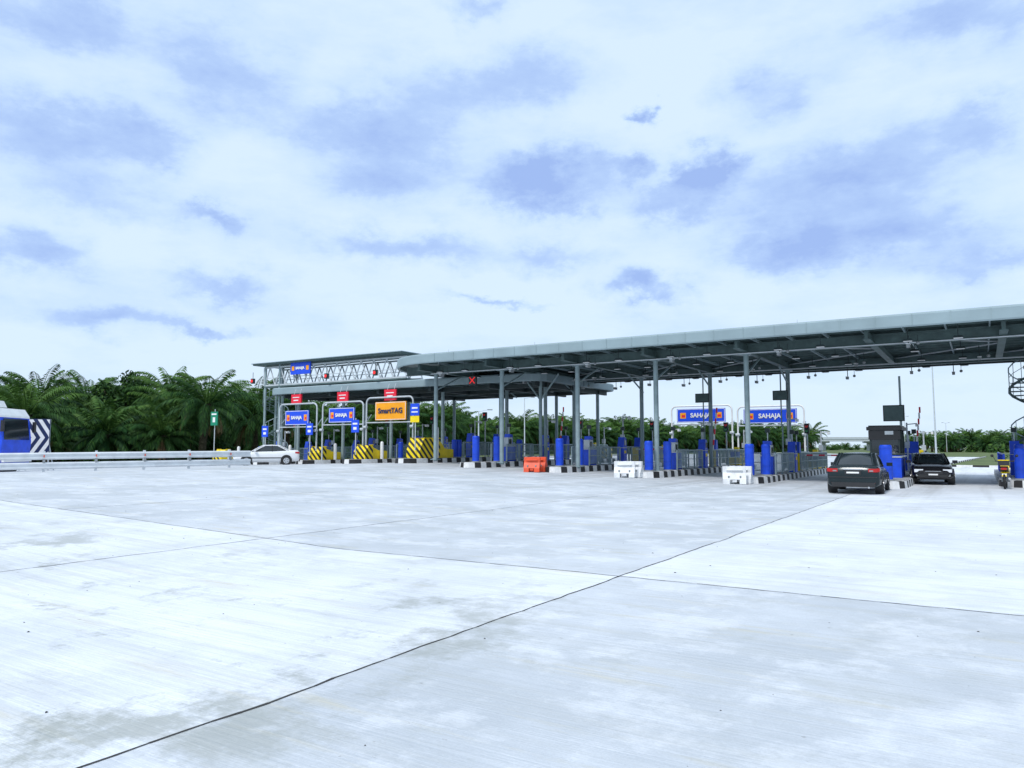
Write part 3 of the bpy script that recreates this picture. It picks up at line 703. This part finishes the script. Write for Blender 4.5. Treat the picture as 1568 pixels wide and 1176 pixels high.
def put(me,x,y,sc,name,parent=None,z=-.1):
    o=bpy.data.objects.new(name,me); scene.collection.objects.link(o); o.location=(x,y,z); o.rotation_euler=(rnd.uniform(-.07,.07),rnd.uniform(-.07,.07),rnd.uniform(0,6.28)); o.scale=(sc,sc,sc*rnd.uniform(.9,1.1)); o.parent=parent
for row in range(7):
    for i in range(len(edge)-1):
        _,d,L=edge_pt(i,0); k=max(1,int(L/(6.0 if row<2 else 6.0)))
        for j in range(k):
            p,d,_=edge_pt(i,(j+rnd.uniform(.1,.9))/k); nrm=Vector((-d.y,d.x)); off=row*5.0+rnd.uniform(-2.2,2.2)
            q=p+nrm*off; far=q.y>115
            if far: me=rnd.choice((PM[0],PM[1],PM[4],PM[1])); sc=rnd.uniform(1.0,1.35)
            else: me=rnd.choice(([PM[2],PM[4]],[PM[2],PM[4],PM[0]],[PM[0],PM[4],PM[1]],[PM[1],PM[0]],[PM[1],PM[3]],[PM[1],PM[3]],[PM[3],PM[1]])[row]); sc=rnd.uniform(.92,1.15)
            if row==0 and not far: put(me,q.x,q.y,sc,'oil_palm')
            else: put(me,q.x,q.y,sc,'palm',plant)
put(PM[3],-32.6,79,1.05,'oil_palm'); put(PM[1],-47.5,73,1.04,'oil_palm'); put(PM[3],-41,90,1.05,'oil_palm'); put(PM[3],-54,86,1.0,'oil_palm'); put(PM[1],-30.0,88,1.2,'oil_palm'); put(PM[3],-64,92,1.1,'oil_palm'); put(PM[4],-37,80,1.0,'oil_palm'); put(PM[4],-42,78,1.1,'oil_palm'); put(PM[3],-27.5,92,1.0,'oil_palm'); put(PM[1],-38,84,1.1,'oil_palm')
grove=bpy.data.objects.new('distant_palm_grove',None); scene.collection.objects.link(grove)
for i in range(70):
    x=rnd.uniform(150,270); y=235+rnd.uniform(0,70)-(x-150)*.25; put(rnd.choice((PM[0],PM[1],PM[4])),x,y,rnd.uniform(.9,1.2),'palm',grove)
for i in range(60):
    x=rnd.uniform(60,230); put(rnd.choice(PM[:3]),x,440+rnd.uniform(0,70),rnd.uniform(.5,.8),'palm',grove,-1.0)
def leafblob(mb,c,r,n,mt,sz=.35,flat=.8):
    for _ in range(n):
        v=Vector((rnd.gauss(0,1),rnd.gauss(0,1),rnd.gauss(0,1))).normalized(); rr=r*rnd.uniform(.55,1.05)*(1+.25*noise.noise(v*2+Vector(c)))
        p=Vector(c)+Vector((v.x*rr,v.y*rr,v.z*rr*flat)); a=Vector((rnd.uniform(-1,1),rnd.uniform(-1,1),rnd.uniform(-1,1))).normalized(); b_=a.orthogonal().normalized(); s_=sz*rnd.uniform(.6,1.3)
        mb.add([p-a*s_,p+b_*s_*.45,p+a*s_,p-b_*s_*.45],[(0,1,2,3)],mt)
mb=MB()
for i in range(len(edge)-1):
    _,d,L=edge_pt(i,0); k=int(L/2.0)
    for j in range(k):
        p,d,_=edge_pt(i,j/k); nrm=Vector((-d.y,d.x))
        for w in range(2):
            q=p+nrm*rnd.uniform(-4.5,2); r=rnd.uniform(.6,1.5); leafblob(mb,(q.x,q.y,r*.5),r,65,L_bush,.26)
    for j in range(int(L/2.0)):
        p,d,_=edge_pt(i,rnd.random()); nrm=Vector((-d.y,d.x)); q=p+nrm*rnd.uniform(8,30); r=rnd.uniform(2.,3.4); leafblob(mb,(q.x,q.y,r*.8),r,100,L_bush,.6)
for i in range(60):
    x=rnd.uniform(148,270); y=232+rnd.uniform(0,50)-(x-150)*.25; leafblob(mb,(x,y,1.2),rnd.uniform(2,3),70,L_bush,.8)
mb.obj('undergrowth_shrubs',fix=False)
def tree(x,y,H,R0,name):
    mb=MB(); M_bark=mat('bark',(.09,.07,.05),.9,0,.3,5,.4); mb.tube((0,0,0),(.1,0,H*.45),.3,M_bark,10,r2=.2)
    for i in range(9):
        a=i*2.4; e=(math.cos(a)*R0*.6,math.sin(a)*R0*.6,H*(.6+.25*rnd.random())); mb.tube((.1,0,H*(.3+.15*rnd.random())),e,.12,M_bark,6,r2=.03)
        leafblob(mb,e,R0*.42,220,L_bush,.25)
    for i in range(8): leafblob(mb,(rnd.uniform(-1,1)*R0*.6,rnd.uniform(-1,1)*R0*.6,H*rnd.uniform(.6,.93)),R0*.36,200,L_bush,.25)
    mb.obj(name,(x,y,-.06),fix=False)
tree(-48.5,93,11.0,3.4,'broadleaf_tree')
mb=MB()
for i in range(40):
    s=rnd.uniform(84,140); t=rnd.uniform(2,38); x,y=P(s,t); leafblob(mb,(x,y,.25),rnd.uniform(.3,.7),40,L_bush,.16)
mb.obj('verge_shrubs',fix=False)

# ---------------- world
w=bpy.data.worlds.new('World'); scene.world=w; w.use_nodes=True; nt=w.node_tree; bg=nt.nodes['Background']
try:
    w.cycles.sampling_method='MANUAL'; w.cycles.sample_map_resolution=256
except Exception as e: print(e)
sunel,sunaz=R(52),R(215)
sky=N(nt,'ShaderNodeTexSky',sky_type='NISHITA'); sky.sun_disc=False; sky.sun_elevation=sunel; sky.sun_rotation=sunaz
tc=N(nt,'ShaderNodeTexCoord'); V=tc.outputs['Generated']; sp=N(nt,'ShaderNodeSeparateXYZ'); nt.links.new(V,sp.inputs[0])
az=MM(nt,'MULTIPLY',MM(nt,'ARCTAN2',sp.outputs[0],sp.outputs[1]),57.2958); el=MM(nt,'MULTIPLY',MM(nt,'ARCSINE',sp.outputs[2]),57.2958)
def wn(sc,det,ro=.6,sz=2.2,loc=(0,0,0)):
    mp=N(nt,'ShaderNodeMapping'); nt.links.new(V,mp.inputs[0]); mp.inputs['Scale'].default_value=(1,1,sz); mp.inputs['Location'].default_value=loc
    n=N(nt,'ShaderNodeTexNoise'); n.inputs['Scale'].default_value=sc; n.inputs['Detail'].default_value=det; n.inputs['Roughness'].default_value=ro; nt.links.new(mp.outputs[0],n.inputs['Vector']); return n
nd=wn(11,6,.64,1.5); sc_=N(nt,'ShaderNodeSeparateColor'); nt.links.new(nd.outputs['Color'],sc_.inputs[0])
az2=MM(nt,'ADD',az,MM(nt,'MULTIPLY',MM(nt,'SUBTRACT',sc_.outputs[0],.5),9)); el2=MM(nt,'ADD',el,MM(nt,'MULTIPLY',MM(nt,'SUBTRACT',sc_.outputs[1],.5),6))
clouds=[(2.8,19.8,4.4,1.9,1.25),(14.7,20,1.6,1.2,1.1),(9.4,20.7,1.8,.8,.7),(10.1,24.2,.9,.6,1.1),(12.1,18.0,3.6,1.5,.75),(25.4,18.5,7,2.5,.7),(19.4,24.7,3.5,2,.5),(2.3,27.4,5,1.9,.5),(-4.2,25.9,6,2,.5),(-11,23,7.5,2,.6),(-21.5,25.7,4.2,2.6,.5),(-32.2,20,6,2.1,.65),(-26.5,20.3,3,1.6,.4),(-30.7,16.5,5,1.4,.45),(-9.6,19.5,4.6,1.4,.45),(-8.1,14.8,6.5,1.4,.75),(9.7,12.1,3.2,1.1,1.0),(3.3,14.8,3.8,1.2,.5),(25.4,14.8,7,1.6,.65),(-21.1,11.6,3.5,1.0,.55),(-22.4,8.3,2.4,.5,.55),(-28.9,8.5,4.5,.8,.45),(-.7,11,2.8,.4,.6),(-33.2,12.6,3,1.4,.6),(30,27,7,1.8,.45),(-2.2,31.5,2.4,1,.5),(-22.8,16.1,2,.6,.5),(33.3,12,4,1,.45),(19.9,13.8,3.5,1.5,.5),(31.9,20.5,3,1.2,.4),(-31.8,27,5,1.6,.5)]
acc=None
for a,e,w_,h_,k in clouds:
    dx=MM(nt,'MULTIPLY_ADD',az2,1/w_,-a/w_); dy=MM(nt,'MULTIPLY_ADD',el2,1/h_,-e/h_)
    r2=MM(nt,'MULTIPLY_ADD',dx,dx,MM(nt,'MULTIPLY',dy,dy)); ex=MM(nt,'MULTIPLY',MM(nt,'POWER',2.71828,MM(nt,'MULTIPLY',r2,-1.)),k)
    acc=ex if acc is None else MM(nt,'ADD',acc,ex)
b1=wn(3.2,6,.6,3.,(2,5,1)); br=N(nt,'ShaderNodeMapRange'); br.inputs[1].default_value=.45; br.inputs[2].default_value=.66; nt.links.new(b1.outputs['Fac'],br.inputs[0])
b2=wn(14,6,.64,2.2); D=MM(nt,'ADD',acc,MM(nt,'MULTIPLY',br.outputs[0],.28))
D=MM(nt,'MULTIPLY',D,MM(nt,'MULTIPLY_ADD',b2.outputs['Fac'],1.4,.3))
rp=N(nt,'ShaderNodeValToRGB'); E=rp.color_ramp.elements; E[0].position=.06; E[0].color=(.70,.855,1.03,1); E[1].position=1.; E[1].color=(.35,.50,.88,1)
x=E.new(.30); x.color=(.60,.775,1.02,1); x=E.new(.55); x.color=(.46,.63,.96,1)
nt.links.new(D,rp.inputs['Fac'])
sk=N(nt,'ShaderNodeVectorMath',operation='SCALE'); nt.links.new(sky.outputs[0],sk.inputs[0]); sk.inputs['Scale'].default_value=.12
mx=mixc(nt,.94,sk.outputs[0],rp.outputs['Color'])
nt.links.new(mx,bg.inputs['Color']); bg.inputs['Strength'].default_value=1.06
sd=bpy.data.lights.new('sun','SUN'); sd.energy=2.35; sd.angle=R(14); sd.color=(1,.975,.95)
so=bpy.data.objects.new('sun',sd); scene.collection.objects.link(so)
dv=Vector((math.sin(sunaz)*math.cos(sunel),math.cos(sunaz)*math.cos(sunel),math.sin(sunel)))
so.rotation_euler=dv.to_track_quat('Z','Y').to_euler()
cd=bpy.data.cameras.new('camera'); cam=bpy.data.objects.new('camera',cd); scene.collection.objects.link(cam); scene.camera=cam
cam.location=(0,0,1.64); cam.rotation_euler=(R(90+4.82),0,0); cd.sensor_width=36; cd.lens=1150/1568*36; cd.clip_end=8000; cd.clip_start=.05
